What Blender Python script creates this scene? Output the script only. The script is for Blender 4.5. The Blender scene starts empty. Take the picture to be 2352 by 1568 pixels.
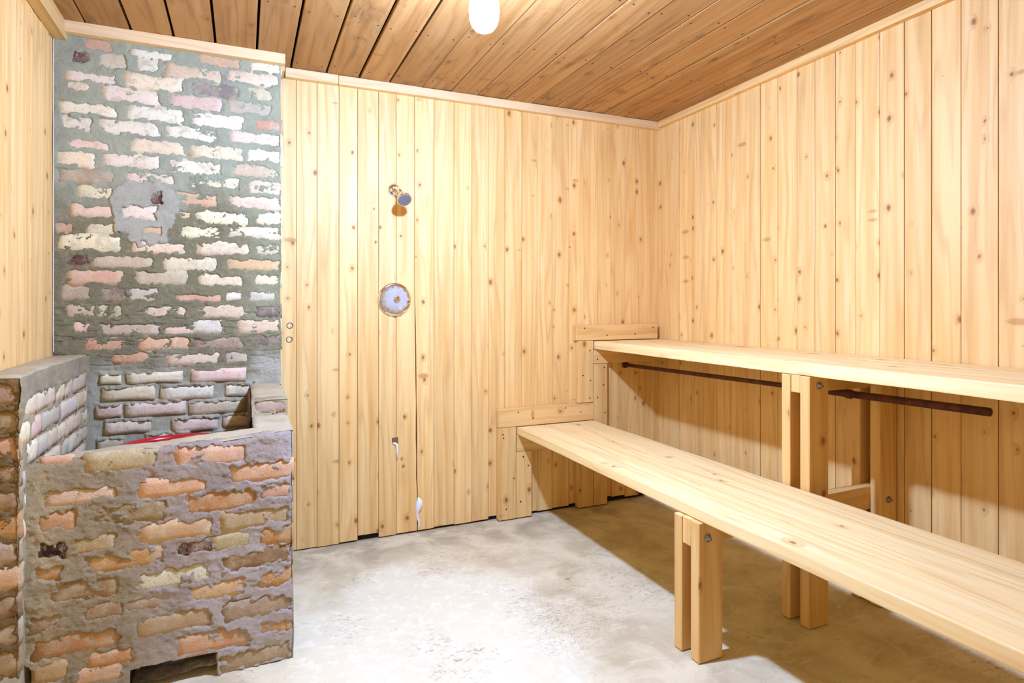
import bpy, bmesh, math, random
import numpy as np
from mathutils import Vector, Matrix
random.seed(11)
scene = bpy.context.scene
C = scene.collection
PI = math.pi

# ------------------------------------------------------------------ camera
FPX = 1374.0
YAW = math.atan((1176 - 560) / FPX)
CAM = Vector((-2.308, -2.966, 1.15))
cd = bpy.data.cameras.new('camera')
cam = bpy.data.objects.new('camera', cd)
C.objects.link(cam)
cam.location = CAM
cam.rotation_euler = (PI / 2, 0, -YAW)
cd.sensor_width = 36.0
cd.lens = 36.0 * FPX / 2352
cd.shift_y = -84.0 / 2352
cd.clip_start = 0.02
scene.camera = cam

# ------------------------------------------------------------------ world, light, exposure
world = bpy.data.worlds.new('world')
scene.world = world
world.use_nodes = True
bg = world.node_tree.nodes['Background']
bg.inputs[0].default_value = (0.6, 0.7, 1.0, 1)
bg.inputs[1].default_value = 0.05          # the room is closed; only the lamp lights it
LAMP = Vector((-1.67, -1.345, 2.03))
LAMP_COLOR = (0.675, 1.01, 2.0)
LAMP_STRENGTH = 800.0
vs = scene.view_settings
vs.view_transform = 'Standard'
vs.look = 'None'
vs.gamma = 1.0
vs.use_curve_mapping = False
vs.exposure = 0.0


def ray(px, py):
    R = Vector((math.cos(YAW), -math.sin(YAW), 0))
    F = Vector((math.sin(YAW), math.cos(YAW), 0))
    return R * ((px - 1176) / FPX) + F + Vector((0, 0, (700 - py) / FPX))


def at(axis, val, px, py):
    d = ray(px, py)
    return CAM + d * ((val - CAM[axis]) / d[axis])


# ------------------------------------------------------------------ colour and noise helpers
def lin(c):
    return tuple(((v / 255) / 12.92 if v / 255 <= 0.04045 else ((v / 255 + 0.055) / 1.055) ** 2.4) for v in c)


def rgba(c, k=1.0):
    r = lin(c)
    return (r[0] * k, r[1] * k, r[2] * k, 1)


_rng = np.random.RandomState(5)
_tab = _rng.rand(64, 64, 64).astype(np.float32)


def vnoise(x, y, z=0.0):
    x, y, z = np.broadcast_arrays(np.asarray(x, np.float64), np.asarray(y, np.float64), np.asarray(z, np.float64))
    xi = np.floor(x).astype(int); yi = np.floor(y).astype(int); zi = np.floor(z).astype(int)
    fx = x - xi; fy = y - yi; fz = z - zi
    fx = fx * fx * (3 - 2 * fx); fy = fy * fy * (3 - 2 * fy); fz = fz * fz * (3 - 2 * fz)
    def T(a, b, c): return _tab[(xi + a) & 63, (yi + b) & 63, (zi + c) & 63]
    c00 = T(0, 0, 0) * (1 - fx) + T(1, 0, 0) * fx
    c10 = T(0, 1, 0) * (1 - fx) + T(1, 1, 0) * fx
    c01 = T(0, 0, 1) * (1 - fx) + T(1, 0, 1) * fx
    c11 = T(0, 1, 1) * (1 - fx) + T(1, 1, 1) * fx
    return ((c00 * (1 - fy) + c10 * fy) * (1 - fz) + (c01 * (1 - fy) + c11 * fy) * fz) * 2 - 1


def fbm(x, y, z=0.0, o=4, s=1.0):
    r = 0; a = 1.0; t = 0
    for i in range(o):
        r = r + a * vnoise(np.asarray(x) * s + i * 7.3, np.asarray(y) * s + i * 3.1, np.asarray(z) * s + i * 5.7)
        t += a; a *= 0.5; s *= 2.03
    return r / t


def sst(a, b, x):
    t = np.clip((x - a) / (b - a), 0, 1)
    return t * t * (3 - 2 * t)


# ------------------------------------------------------------------ node material helper
class NT:
    def __init__(self, name):
        self.m = bpy.data.materials.new(name)
        self.m.use_nodes = True
        self.t = self.m.node_tree
        for n in list(self.t.nodes): self.t.nodes.remove(n)
        self.out = self.t.nodes.new('ShaderNodeOutputMaterial')
        self.b = self.t.nodes.new('ShaderNodeBsdfPrincipled')
        self.t.links.new(self.b.outputs[0], self.out.inputs[0])

    def put(self, sock, v):
        if isinstance(v, bpy.types.NodeSocket): self.t.links.new(v, sock)
        elif v is not None:
            try: sock.default_value = v
            except Exception: sock.default_value = tuple(v)[:len(sock.default_value)]

    def n(self, typ, ins=None, **kw):
        nd = self.t.nodes.new(typ)
        for k, v in kw.items(): setattr(nd, k, v)
        for k, v in (ins or {}).items(): self.put(nd.inputs[k], v)
        return nd

    def math(self, op, a, b=None, c=None, clamp=False):
        nd = self.n('ShaderNodeMath', operation=op, use_clamp=clamp)
        self.put(nd.inputs[0], a)
        if b is not None: self.put(nd.inputs[1], b)
        if c is not None: self.put(nd.inputs[2], c)
        return nd.outputs[0]

    def vmath(self, op, a, b=None):
        nd = self.n('ShaderNodeVectorMath', operation=op)
        self.put(nd.inputs[0], a)
        if b is not None: self.put(nd.inputs[1], b)
        return nd.outputs[0]

    def noise(self, vec, scale, detail=3, rough=0.5, dist=0.0, dim='3D'):
        nd = self.n('ShaderNodeTexNoise', {'Vector': vec, 'Scale': scale, 'Detail': detail, 'Roughness': rough, 'Distortion': dist}, noise_dimensions=dim)
        return nd.outputs['Fac']

    def rng(self, v, a, b, c=0.0, d=1.0, smooth=True):
        nd = self.n('ShaderNodeMapRange', {'Value': v, 'From Min': a, 'From Max': b, 'To Min': c, 'To Max': d}, interpolation_type='SMOOTHSTEP' if smooth else 'LINEAR')
        return nd.outputs[0]

    def mix(self, f, a, b, blend='MIX'):
        nd = self.n('ShaderNodeMix', data_type='RGBA', blend_type=blend)
        self.put(nd.inputs[0], f); self.put(nd.inputs[6], a); self.put(nd.inputs[7], b)
        return nd.outputs[2]

    def bump(self, h, strength, dist, normal=None):
        nd = self.n('ShaderNodeBump', {'Height': h, 'Strength': strength, 'Distance': dist})
        if normal is not None: self.put(nd.inputs['Normal'], normal)
        return nd.outputs[0]

    def fin(self, **kw):
        for k, v in kw.items(): self.put(self.b.inputs[k.replace('_', ' ')], v)
        return self.m


def pine(name, light, mid, dark, knot_scale=7.0, knot_amt=0.62, stain=0.0, stain_col=(120, 75, 35), rough=0.55, pale=0.25, spike=0.85, tone=1.0):
    q = NT(name)
    uv = q.n('ShaderNodeUVMap').outputs[0]
    info = q.n('ShaderNodeObjectInfo')
    def rgba(c, k=1.0):
        r_ = lin(c)
        return (min(0.95, r_[0] * 1.07) * tone, min(0.9, r_[1] * 1.03) * tone, r_[2] * 0.79 * tone, 1)
    # knots: round cells in real metres
    def knots(scale_vec, thresh, rmax):
        sv = q.vmath('MULTIPLY', uv, scale_vec)
        vo = q.n('ShaderNodeTexVoronoi', {'Vector': sv, 'Scale': 1.0, 'Randomness': 0.9}, voronoi_dimensions='2D')
        sep = q.n('ShaderNodeSeparateColor', {'Color': vo.outputs['Color']})
        r = q.rng(sep.outputs[0], thresh, 1.0, 0.0, rmax, smooth=False)
        wob = q.math('MULTIPLY', q.math('SUBTRACT', q.noise(sv, 9.0, 2), 0.5), 0.05)
        d = q.math('ADD', vo.outputs['Distance'], wob)
        return d, r
    d1, r1 = knots((knot_scale, knot_scale * 0.72, 1), 1 - knot_amt, 0.085)
    m1 = q.math('MULTIPLY', q.rng(q.math('SUBTRACT', d1, r1), 0.012, -0.022, 0, 1), q.rng(r1, 0.004, 0.014, 0, 1))
    halo = q.math('MULTIPLY', q.rng(q.math('SUBTRACT', d1, r1), 0.13, 0.0, 0, 1), q.rng(r1, 0.004, 0.03, 0, 1))
    core = q.math('MULTIPLY', q.rng(q.math('DIVIDE', d1, q.math('ADD', r1, 0.002)), 0.75, 0.1, 0, 1), m1)
    d2, r2 = knots((knot_scale * 0.45, knot_scale * 1.15, 1), spike, 0.13)
    m2 = q.math('MULTIPLY', q.rng(q.math('SUBTRACT', d2, r2), 0.03, -0.06, 0, 1), q.rng(r2, 0.004, 0.03, 0, 1))
    # cathedral grain: contour lines of a stretched noise, bending round the knots
    g0 = q.noise(q.vmath('MULTIPLY', uv, (9.0, 0.8, 1)), 1.0, 2, 0.45)
    g1 = q.math('ADD', q.math('MULTIPLY', g0, 11.0), q.math('MULTIPLY', halo, 1.4))
    sepuv = q.n('ShaderNodeSeparateXYZ', {'Vector': uv})
    g1 = q.math('ADD', g1, q.math('MULTIPLY', sepuv.outputs[0], 34.0))
    ring = q.math('PINGPONG', g1, 1.0)
    ring = q.rng(ring, 0.45, 1.0, 0, 1)
    fib = q.noise(q.vmath('MULTIPLY', uv, (340.0, 7.0, 1)), 1.0, 3, 0.6)
    broad = q.noise(q.vmath('MULTIPLY', uv, (26.0, 0.9, 1)), 1.0, 3, 0.55)
    patch = q.noise(q.vmath('MULTIPLY', uv, (24.0, 2.2, 1)), 1.0, 3, 0.5)
    col = q.mix(q.rng(broad, 0.35, 0.7), rgba(light), rgba(mid))
    col = q.mix(q.math('MULTIPLY', q.math('MULTIPLY', ring, 0.34), q.rng(patch, 0.35, 0.6, 0.25, 1)), col, rgba(dark))
    col = q.mix(q.math('MULTIPLY', q.rng(fib, 0.45, 0.75), 0.14), col, rgba(dark))
    col = q.mix(q.math('MULTIPLY', q.rng(patch, 0.55, 0.8), pale), col, rgba((248, 232, 205)))  # pale grain streaks, in part lamp sheen painted into the colour
    col = q.mix(q.math('MULTIPLY', halo, 0.34), col, rgba(dark))
    col = q.mix(q.math('MULTIPLY', m2, 0.6), col, rgba((176, 120, 62)))
    col = q.mix(q.math('MULTIPLY', m1, 0.78), col, rgba((168, 112, 60)))
    col = q.mix(q.math('MULTIPLY', core, 0.6), col, rgba((110, 64, 34)))
    if stain > 0:
        s0 = q.noise(q.vmath('MULTIPLY', uv, (6.0, 2.6, 1)), 1.0, 5, 0.65, 0.6)
        s1 = q.noise(q.vmath('MULTIPLY', uv, (70.0, 12.0, 1)), 1.0, 3, 0.6)
        s = q.math('MULTIPLY', q.rng(s0, 0.53, 0.72), q.rng(s1, 0.3, 0.65, 0.35, 1))
        col = q.mix(q.math('MULTIPLY', s, stain), col, rgba(stain_col))
    col = q.mix(1.0, col, info.outputs['Color'], 'MULTIPLY')
    h = q.math('ADD', q.math('MULTIPLY', ring, 0.25), q.math('MULTIPLY', fib, 0.5))
    h = q.math('ADD', h, q.math('MULTIPLY', m1, 0.4))
    return q.fin(Base_Color=col, Roughness=rough, Normal=q.bump(h, 0.18, 0.002), **{'Specular_IOR_Level': 0.35})


M = {}
M['pine'] = pine('pine_panelling', (243, 205, 148), (229, 182, 118), (194, 136, 74), knot_scale=8.0, knot_amt=0.66)
M['pine_side'] = pine('pine_side_panelling', (242, 204, 148), (229, 183, 120), (196, 140, 78), knot_scale=8.2, knot_amt=0.72)
M['ceiling'] = pine('ceiling_pine', (212, 160, 102), (192, 136, 80), (146, 92, 46), stain=0.8, rough=0.6, pale=0.15, knot_amt=0.4, knot_scale=6.0, tone=0.74)
M['bench'] = pine('bench_timber', (246, 218, 172), (236, 202, 148), (198, 146, 86), knot_scale=5.0, knot_amt=0.5, rough=0.6, pale=0.45, spike=0.9)
M['leg'] = pine('post_timber', (236, 196, 138), (224, 178, 116), (192, 138, 78), knot_scale=6.5, knot_amt=0.5, rough=0.62, pale=0.1, spike=0.9)
M['trim'] = pine('trim_timber', (238, 208, 168), (226, 192, 150), (200, 156, 110), knot_scale=5, knot_amt=0.25, rough=0.6, pale=0.3, spike=0.95)


def simple(name, col, rough=0.5, metal=0.0, **kw):
    q = NT(name)
    return q.fin(Base_Color=rgba(col), Roughness=rough, Metallic=metal, **kw)


M['dark'] = simple('dark_backing', (40, 26, 16), 0.95)
M['notch'] = simple('weathered_notch', (120, 92, 60), 0.9)
M['chrome'] = simple('chrome', (235, 236, 238), 0.07, 1.0)
M['nail'] = simple('nail_steel', (58, 44, 34), 0.5, 0.6)
M['zinc'] = simple('zinc_bolt', (150, 146, 138), 0.35, 1.0)
M['caulk'] = simple('white_caulk', (242, 238, 226), 0.7)
M['red'] = simple('red_enamel', (188, 8, 28), 0.22, 0.0, Coat_Weight=0.6)
M['rubber'] = simple('grey_nozzle', (92, 98, 106), 0.5)
M['porcelain'] = simple('white_porcelain', (235, 235, 232), 0.3)


def mat_acrylic():
    q = NT('clear_acrylic')
    return q.fin(Base_Color=(0.97, 0.99, 1, 1), Roughness=0.04, IOR=1.49, Transmission_Weight=0.75)


M['acrylic'] = mat_acrylic()


def mat_rust():
    q = NT('rusty_pipe')
    g = q.n('ShaderNodeNewGeometry').outputs['Position']
    a = q.noise(g, 28, 5, 0.65); b = q.noise(g, 160, 3, 0.6)
    c = q.mix(q.rng(a, 0.35, 0.65), rgba((66, 34, 24)), rgba((104, 52, 30)))
    c = q.mix(q.math('MULTIPLY', q.rng(b, 0.55, 0.75), 0.6), c, rgba((40, 24, 20)))
    return q.fin(Base_Color=c, Roughness=0.7, Metallic=0.15, Normal=q.bump(b, 0.5, 0.002))


M['rust'] = mat_rust()


def mat_brick():
    q = NT('old_brick')
    g = q.n('ShaderNodeNewGeometry').outputs['Position']
    info = q.n('ShaderNodeObjectInfo')
    a = q.noise(g, 16, 5, 0.65); b = q.noise(g, 60, 5, 0.7); f = q.noise(g, 330, 3, 0.65)
    c = info.outputs['Color']
    c = q.mix(q.math('MULTIPLY', q.rng(a, 0.42, 0.68), 0.45), c, q.mix(0.6, c, rgba((240, 226, 180))))
    c = q.mix(q.math('MULTIPLY', q.rng(b, 0.52, 0.7), 0.5), c, q.mix(0.55, c, rgba((150, 112, 88))))
    c = q.mix(q.math('MULTIPLY', q.rng(b, 0.46, 0.3), 0.5), c, q.mix(0.6, c, rgba((236, 224, 182))))
    c = q.mix(q.math('MULTIPLY', q.rng(f, 0.6, 0.74), 0.5), c, q.mix(0.6, c, rgba((90, 70, 60))))
    e = q.noise(g, 24, 6, 0.7, 0.6)
    c = q.mix(q.math('MULTIPLY', q.rng(e, 0.50, 0.62), 0.5), c, rgba((190, 172, 132)))
    h = q.math('ADD', q.math('MULTIPLY', b, 0.7), q.math('MULTIPLY', f, 0.5))
    return q.fin(Base_Color=c, Roughness=0.92, Normal=q.bump(h, 0.7, 0.006), **{'Specular_IOR_Level': 0.2})


M['brick'] = mat_brick()


def mat_mortar():
    q = NT('rough_mortar')
    g = q.n('ShaderNodeNewGeometry').outputs['Position']
    at_ = q.n('ShaderNodeAttribute', attribute_name='Col')
    a = q.noise(g, 9, 5, 0.6); b = q.noise(g, 48, 5, 0.7); f = q.noise(g, 420, 3, 0.7)
    c = at_.outputs['Color']
    c = q.mix(q.math('MULTIPLY', q.rng(a, 0.45, 0.7), 0.5), c, q.mix(0.5, c, rgba((108, 100, 86))))
    c = q.mix(q.math('MULTIPLY', q.rng(b, 0.5, 0.72), 0.55), c, q.mix(0.5, c, rgba((220, 212, 178))))
    c = q.mix(q.math('MULTIPLY', q.rng(f, 0.58, 0.75), 0.45), c, q.mix(0.6, c, rgba((84, 80, 72))))
    h = q.math('ADD', q.math('MULTIPLY', b, 1.0), q.math('MULTIPLY', f, 0.7))
    return q.fin(Base_Color=c, Roughness=0.95, Normal=q.bump(h, 1.0, 0.008), **{'Specular_IOR_Level': 0.2})


M['mortar'] = mat_mortar()


def mat_floor():
    q = NT('worn_concrete')
    g = q.n('ShaderNodeNewGeometry').outputs['Position']
    sep = q.n('ShaderNodeSeparateXYZ', {'Vector': g})
    x, y = sep.outputs[0], sep.outputs[1]
    wob = q.math('MULTIPLY', q.math('SUBTRACT', q.noise(g, 2.4, 4, 0.6), 0.5), 0.9)
    # pale worn patch in front of the hearth
    dx = q.math('DIVIDE', q.math('ADD', x, 1.72), 0.52)
    dy = q.math('DIVIDE', q.math('ADD', y, 0.98), 0.70)
    dd = q.math('SQRT', q.math('ADD', q.math('MULTIPLY', dx, dx), q.math('MULTIPLY', dy, dy)))
    patch = q.rng(q.math('ADD', dd, wob), 1.12, 0.72)
    n1 = q.noise(g, 5, 6, 0.65, 0.5); n2 = q.noise(g, 22, 6, 0.7, 0.4); n3 = q.noise(g, 90, 4, 0.7)
    sw = q.noise(q.vmath('MULTIPLY', g, (5, 16, 1)), 1.0, 5, 0.6, 1.6)
    col = q.mix(q.rng(n1, 0.35, 0.68), rgba((226, 210, 166)), rgba((196, 177, 134)))
    col = q.mix(q.math('MULTIPLY', q.rng(sw, 0.55, 0.7), 0.55), col, rgba((234, 219, 178)))
    col = q.mix(q.math('MULTIPLY', patch, 0.75), col, rgba((236, 226, 186)))
    w = q.math('MULTIPLY', q.rng(n2, 0.5, 0.62), patch)
    col = q.mix(q.math('MULTIPLY', w, 0.5), col, rgba((248, 240, 206)))
    # brown scuffs
    s0 = q.noise(g, 3.1, 4, 0.6); s1 = q.noise(q.vmath('MULTIPLY', g, (38, 60, 1)), 1.0, 4, 0.7, 0.9)
    s = q.math('MULTIPLY', q.rng(s0, 0.48, 0.66), q.rng(s1, 0.52, 0.68))
    col = q.mix(q.math('MULTIPLY', s, 0.7), col, rgba((136, 120, 92)))
    ex = q.math('DIVIDE', q.math('ADD', x, 1.20), 0.34)
    ey = q.math('DIVIDE', q.math('ADD', y, 1.04), 0.30)
    ee = q.math('ADD', q.math('SQRT', q.math('ADD', q.math('MULTIPLY', ex, ex), q.math('MULTIPLY', ey, ey))), q.math('MULTIPLY', wob, 1.2))
    sc = q.noise(q.vmath('MULTIPLY', g, (60, 90, 1)), 1.0, 5, 0.75, 1.5)
    col = q.mix(q.math('MULTIPLY', q.math('MULTIPLY', q.rng(ee, 1.0, 0.3), q.rng(sc, 0.5, 0.6)), 0.6), col, rgba((140, 126, 98)))
    # brown band along the foot of the panelling
    bn = q.math('MULTIPLY', q.rng(q.math('ADD', y, q.math('MULTIPLY', wob, 0.35)), -0.34, -0.12), q.rng(n1, 0.38, 0.6, 0.25, 1))
    col = q.mix(q.math('MULTIPLY', bn, 0.5), col, rgba((150, 136, 112)))
    col = q.mix(q.math('MULTIPLY', q.rng(n3, 0.6, 0.75), 0.2), col, rgba((120, 108, 90)))
    h = q.math('ADD', q.math('MULTIPLY', n2, 0.6), q.math('MULTIPLY', n3, 0.4))
    return q.fin(Base_Color=col, Roughness=0.8, Normal=q.bump(h, 0.35, 0.004), **{'Specular_IOR_Level': 0.3})


M['floor'] = mat_floor()


def mat_ash():
    q = NT('charcoal_ash')
    g = q.n('ShaderNodeNewGeometry').outputs['Position']
    a = q.noise(g, 40, 5, 0.7)
    c = q.mix(q.rng(a, 0.35, 0.65), rgba((150, 150, 150)), rgba((205, 203, 200)))
    return q.fin(Base_Color=c, Roughness=0.95, Normal=q.bump(a, 0.8, 0.01))


M['ash'] = mat_ash()


def mat_bulb():
    q = NT('glowing_globe')
    q.t.nodes.remove(q.b)
    nz = q.n('ShaderNodeSeparateXYZ', {'Vector': q.n('ShaderNodeNewGeometry').outputs['Normal']}).outputs[2]
    # emission shaped to spare the walls: stronger from the lower end than the sides
    st = q.math('MULTIPLY', q.math('ADD', 0.48, q.math('MULTIPLY', q.math('MAXIMUM', q.math('MULTIPLY', nz, -1.0), 0.0), 3.3)), LAMP_STRENGTH)
    st = q.math('MULTIPLY', st, q.math('ADD', 1.0, q.math('MULTIPLY', q.math('MAXIMUM', nz, 0.0), 2.0)))  # upper shoulder boosted to brighten the ceiling round the lamp
    e = q.n('ShaderNodeEmission', {'Color': LAMP_COLOR + (1,), 'Strength': st})
    q.t.links.new(e.outputs[0], q.out.inputs[0])
    return q.m


M['bulb'] = mat_bulb()


# ------------------------------------------------------------------ object helpers
def tag(o, label=None, cat=None, group=None, kind=None):
    if label: o['label'] = label
    if cat: o['category'] = cat
    if group: o['group'] = group
    if kind: o['kind'] = kind
    return o


def empty(name, loc=(0, 0, 0)):
    o = bpy.data.objects.new(name, None)
    o.location = loc
    o.empty_display_size = 0.1
    C.objects.link(o)
    return o


def link(name, me, mat, parent=None, loc=(0, 0, 0), smooth=False, color=None):
    o = bpy.data.objects.new(name, me)
    if mat is not None and not me.materials: me.materials.append(mat)
    C.objects.link(o)
    if parent is not None:
        o.parent = parent
        loc = Vector(loc) - world_loc(parent)
    o.location = loc
    if smooth:
        me.polygons.foreach_set('use_smooth', [True] * len(me.polygons))
    if color is not None: o.color = color
    return o


def world_loc(o):
    v = Vector(o.location)
    while o.parent: o = o.parent; v += Vector(o.location)
    return v


def timber(name, lo, hi, axis, mat, parent=None, bev=0.002, wob=0.0, seg=1, tone=None, shape=None, bseg=1):
    """A sawn board between two corners; the grain runs along `axis`; UVs are metres."""
    lo = Vector(lo); hi = Vector(hi)
    c = (lo + hi) / 2; d = (hi - lo)
    bm = bmesh.new()
    bmesh.ops.create_cube(bm, size=1.0)
    for v in bm.verts: v.co = Vector((v.co.x * d.x, v.co.y * d.y, v.co.z * d.z))
    if bev > 0:
        bmesh.ops.bevel(bm, geom=bm.edges[:], offset=bev, segments=bseg, affect='EDGES', profile=0.6)
    if seg > 1:
        n = Vector((0, 0, 0)); n[axis] = 1
        L = d[axis]
        for k in range(1, seg):
            p = Vector((0, 0, 0)); p[axis] = -L / 2 + L * k / seg
            bmesh.ops.bisect_plane(bm, geom=bm.verts[:] + bm.edges[:] + bm.faces[:], plane_co=p, plane_no=n)
    uvl = bm.loops.layers.uv.new('UVMap')
    ou, ov = random.uniform(0, 90), random.uniform(0, 90)
    oth = [a for a in range(3) if a != axis]
    bm.normal_update()
    for f in bm.faces:
        n = f.normal
        k = max(range(3), key=lambda i: abs(n[i]))
        for l in f.loops:
            p = l.vert.co
            if k == axis: l[uvl].uv = (ou + p[oth[0]] * 0.7 + 3, ov + p[oth[1]] * 0.15)
            else:
                a = oth[0] if k == oth[1] else oth[1]
                l[uvl].uv = (ou + p[a] + (0 if k == oth[0] else 0.37), ov + p[axis])
    if wob > 0:
        s = random.uniform(0, 50)
        for v in bm.verts:
            t = v.co[axis]
            for a in oth:
                sgn = 1 if v.co[a] > 0 else -1
                v.co[a] += wob * float(fbm(t * 4 + s, a * 9.0 + sgn * 3.0, s, 3)) 
    if shape:
        for v in bm.verts:
            w = shape(v.co + c)
            v.co = Vector(w) - c
    me = bpy.data.meshes.new(name)
    bm.to_mesh(me); bm.free()
    t = tone if tone is not None else random.uniform(0.93, 1.03)
    h = random.uniform(-0.025, 0.025)
    return link(name, me, mat, parent, c, color=(t, t * (1 + h * 0.5), t * (1 + h * 1.6), 1))


def lathe(profile, n=32, axis=(0, 0, 1), origin=(0, 0, 0), lobes=0, lobe_amp=0.0):
    """profile: (radius, height) pairs, spun round `axis`."""
    rot = Vector((0, 0, 1)).rotation_difference(Vector(axis).normalized()).to_matrix()
    vs_, fs = [], []
    for (r, h) in profile:
        for k in range(n):
            a = 2 * PI * k / n
            rr = r * (1 + lobe_amp * (math.cos(lobes * a) if lobes else 0))
            vs_.append(tuple(rot @ Vector((rr * math.cos(a), rr * math.sin(a), h)) + Vector(origin)))
    for i in range(len(profile) - 1):
        for k in range(n):
            k2 = (k + 1) % n
            fs.append((i * n + k, i * n + k2, (i + 1) * n + k2, (i + 1) * n + k))
    fs.append(tuple(range(n))[::-1]); fs.append(tuple((len(profile) - 1) * n + k for k in range(n)))
    me = bpy.data.meshes.new('lathe')
    me.from_pydata(vs_, [], fs); me.update()
    return me


def tube(points, radii, n=20):
    vs_, fs = [], []
    pts = [Vector(p) for p in points]
    if not hasattr(radii, '__len__'): radii = [radii] * len(pts)
    for i, p in enumerate(pts):
        d = (pts[min(i + 1, len(pts) - 1)] - pts[max(i - 1, 0)]).normalized()
        up = Vector((0, 0, 1)) if abs(d.z) < 0.9 else Vector((1, 0, 0))
        a = d.cross(up).normalized(); b = a.cross(d)
        for k in range(n):
            t = 2 * PI * k / n
            vs_.append(tuple(p + (a * math.cos(t) + b * math.sin(t)) * radii[i]))
    for i in range(len(pts) - 1):
        for k in range(n):
            k2 = (k + 1) % n
            fs.append((i * n + k, i * n + k2, (i + 1) * n + k2, (i + 1) * n + k))
    fs.append(tuple(range(n))[::-1]); fs.append(tuple((len(pts) - 1) * n + k for k in range(n)))
    me = bpy.data.meshes.new('tube')
    me.from_pydata(vs_, [], fs); me.update()
    return me


def boxes_mesh(list_):
    vs_, fs = [], []
    for lo, hi in list_:
        b = len(vs_)
        for i in range(8): vs_.append((hi[0] if i & 1 else lo[0], hi[1] if i & 2 else lo[1], hi[2] if i & 4 else lo[2]))
        for f in ((0, 2, 3, 1), (4, 5, 7, 6), (0, 1, 5, 4), (2, 6, 7, 3), (0, 4, 6, 2), (1, 3, 7, 5)): fs.append(tuple(b + k for k in f))
    me = bpy.data.meshes.new('boxes'); me.from_pydata(vs_, [], fs); me.update()
    return me


# ------------------------------------------------------------------ room shell
FRONT = -3.95          # the wall behind the camera
XL = -2.976            # left panelling


def Hc(x, y): return 2.255 + 0.006 * x - 0.009 * y


def floor_mesh():
    nx, ny = 64, 84
    xs = np.linspace(XL - 0.06, 0.06, nx); ys = np.linspace(FRONT - 0.06, 0.06, ny)
    X, Y = np.meshgrid(xs, ys)
    Z = -0.003 + 0.002 * fbm(X, Y, 0, 3, 2.0)
    v = np.stack([X, Y, Z], -1).reshape(-1, 3)
    f = [(j * nx + i, j * nx + i + 1, (j + 1) * nx + i + 1, (j + 1) * nx + i) for j in range(ny - 1) for i in range(nx - 1)]
    me = bpy.data.meshes.new('floor'); me.from_pydata(v.tolist(), [], f); me.update()
    return me


fl = link('floor', floor_mesh(), M['floor'], smooth=True); tag(fl, kind='structure')

wb = link('wall_back', boxes_mesh([((XL - 0.06, 0.016, -0.02), (0.06, 0.06, 2.4))]), M['dark']); tag(wb, kind='structure')
wr = link('wall_right', boxes_mesh([((0.016, FRONT, -0.02), (0.06, 0.016, 2.4))]), M['dark']); tag(wr, kind='structure')
wl = link('wall_left', boxes_mesh([((XL - 0.06, FRONT, -0.02), (XL - 0.016, 0.016, 2.4))]), M['dark']); tag(wl, kind='structure')
wf = link('wall_front', boxes_mesh([((XL - 0.06, FRONT - 0.06, -0.02), (0.06, FRONT - 0.016, 2.4))]), M['dark']); tag(wf, kind='structure')
ce = link('ceiling', boxes_mesh([((XL - 0.06, FRONT - 0.06, 2.312), (0.06, 0.06, 2.40))]), M['dark']); tag(ce, kind='structure')

# back panelling: joint x at the top and at the foot
JB = [-2.20, -2.083, -1.991, -1.89, -1.802, -1.7, -1.613, -1.519, -1.417, -1.309, -1.21, -1.116, -1.02, -0.92, -0.825, -0.731,
      -0.624, -0.524, -0.433, -0.339, -0.243, -0.146, -0.06, 0.012]
FOOT = {0: .004, 1: .004, 2: .002, 3: .006, 4: .026, 5: .003, 6: .006, 7: .006, 8: .010, 9: .006, 10: .008, 11: .020, 12: .004, 13: .012,
        14: .008, 15: .012, 16: .02, 17: .01, 18: .03, 19: .024, 20: .012, 21: .022, 22: .02}
for i in range(len(JB) - 1):
    a, b = JB[i], JB[i + 1]
    g = 0.0009
    dy = random.uniform(-0.0012, 0.0012)
    def shp(p, a=a, b=b):
        x = p.x
        k = (1.35 - p.z) / 1.35
        if k > 0 and abs(p.x - (-1.519)) < 0.006:      # the split joint drifts right towards the foot
            x += 0.014 * k + 0.0022 * float(vnoise(p.z * 14, 2.0 + (1 if p.x > -1.519 else 0) * 9.0)) * min(1, k * 3)
            if p.x > -1.519: x += 0.0035 * min(1, k * 2.5)
        return (x, p.y, p.z)
    timber('board', (a + g, 0.0 + dy, FOOT[i]), (b - g, 0.015 + dy, 2.27), 2, M['pine'], wb, bev=0.0012, seg=24 if i in (6, 7) else 1,
           shape=shp if i in (6, 7) else None, tone=random.uniform(0.93, 1.02))
# right panelling
JR = [0.0, -0.094, -0.191, -0.296, -0.393, -0.493, -0.595, -0.7, -0.791, -0.894, -1.003, -1.097, -1.198, -1.29, -1.393, -1.489, -1.589, -1.689, -1.803]
while JR[-1] > FRONT + 0.1: JR.append(JR[-1] - random.uniform(0.095, 0.108))
JR[-1] = FRONT
for i in range(len(JR) - 1):
    dx = random.uniform(-0.0012, 0.0012)
    g = random.choice([0.0006, 0.0009, 0.0016])
    timber('board', (dx, JR[i + 1] + g, random.uniform(0.004, 0.02)), (0.015 + dx, JR[i] - g, 2.30), 2, M['pine_side'], wr, bev=0.0012,
           tone=random.uniform(0.94, 1.03))
# left panelling and the wall behind the camera
y = 0.0
while y > FRONT + 0.05:
    y2 = max(FRONT, y - random.uniform(0.095, 0.105))
    dx = random.uniform(-0.001, 0.001)
    timber('board', (XL - 0.015 + dx, y2 + 0.0008, 0.01), (XL + dx, y - 0.0008, 2.30), 2, M['pine_side'], wl, bev=0.0012)
    y = y2
x = XL
while x < -0.05:
    x2 = min(0.0, x + random.uniform(0.095, 0.105))
    timber('board', (x + 0.0008, FRONT - 0.015, 0.01), (x2 - 0.0008, FRONT, 2.33), 2, M['pine_side'], wf, bev=0.0012)
    x = x2
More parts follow.
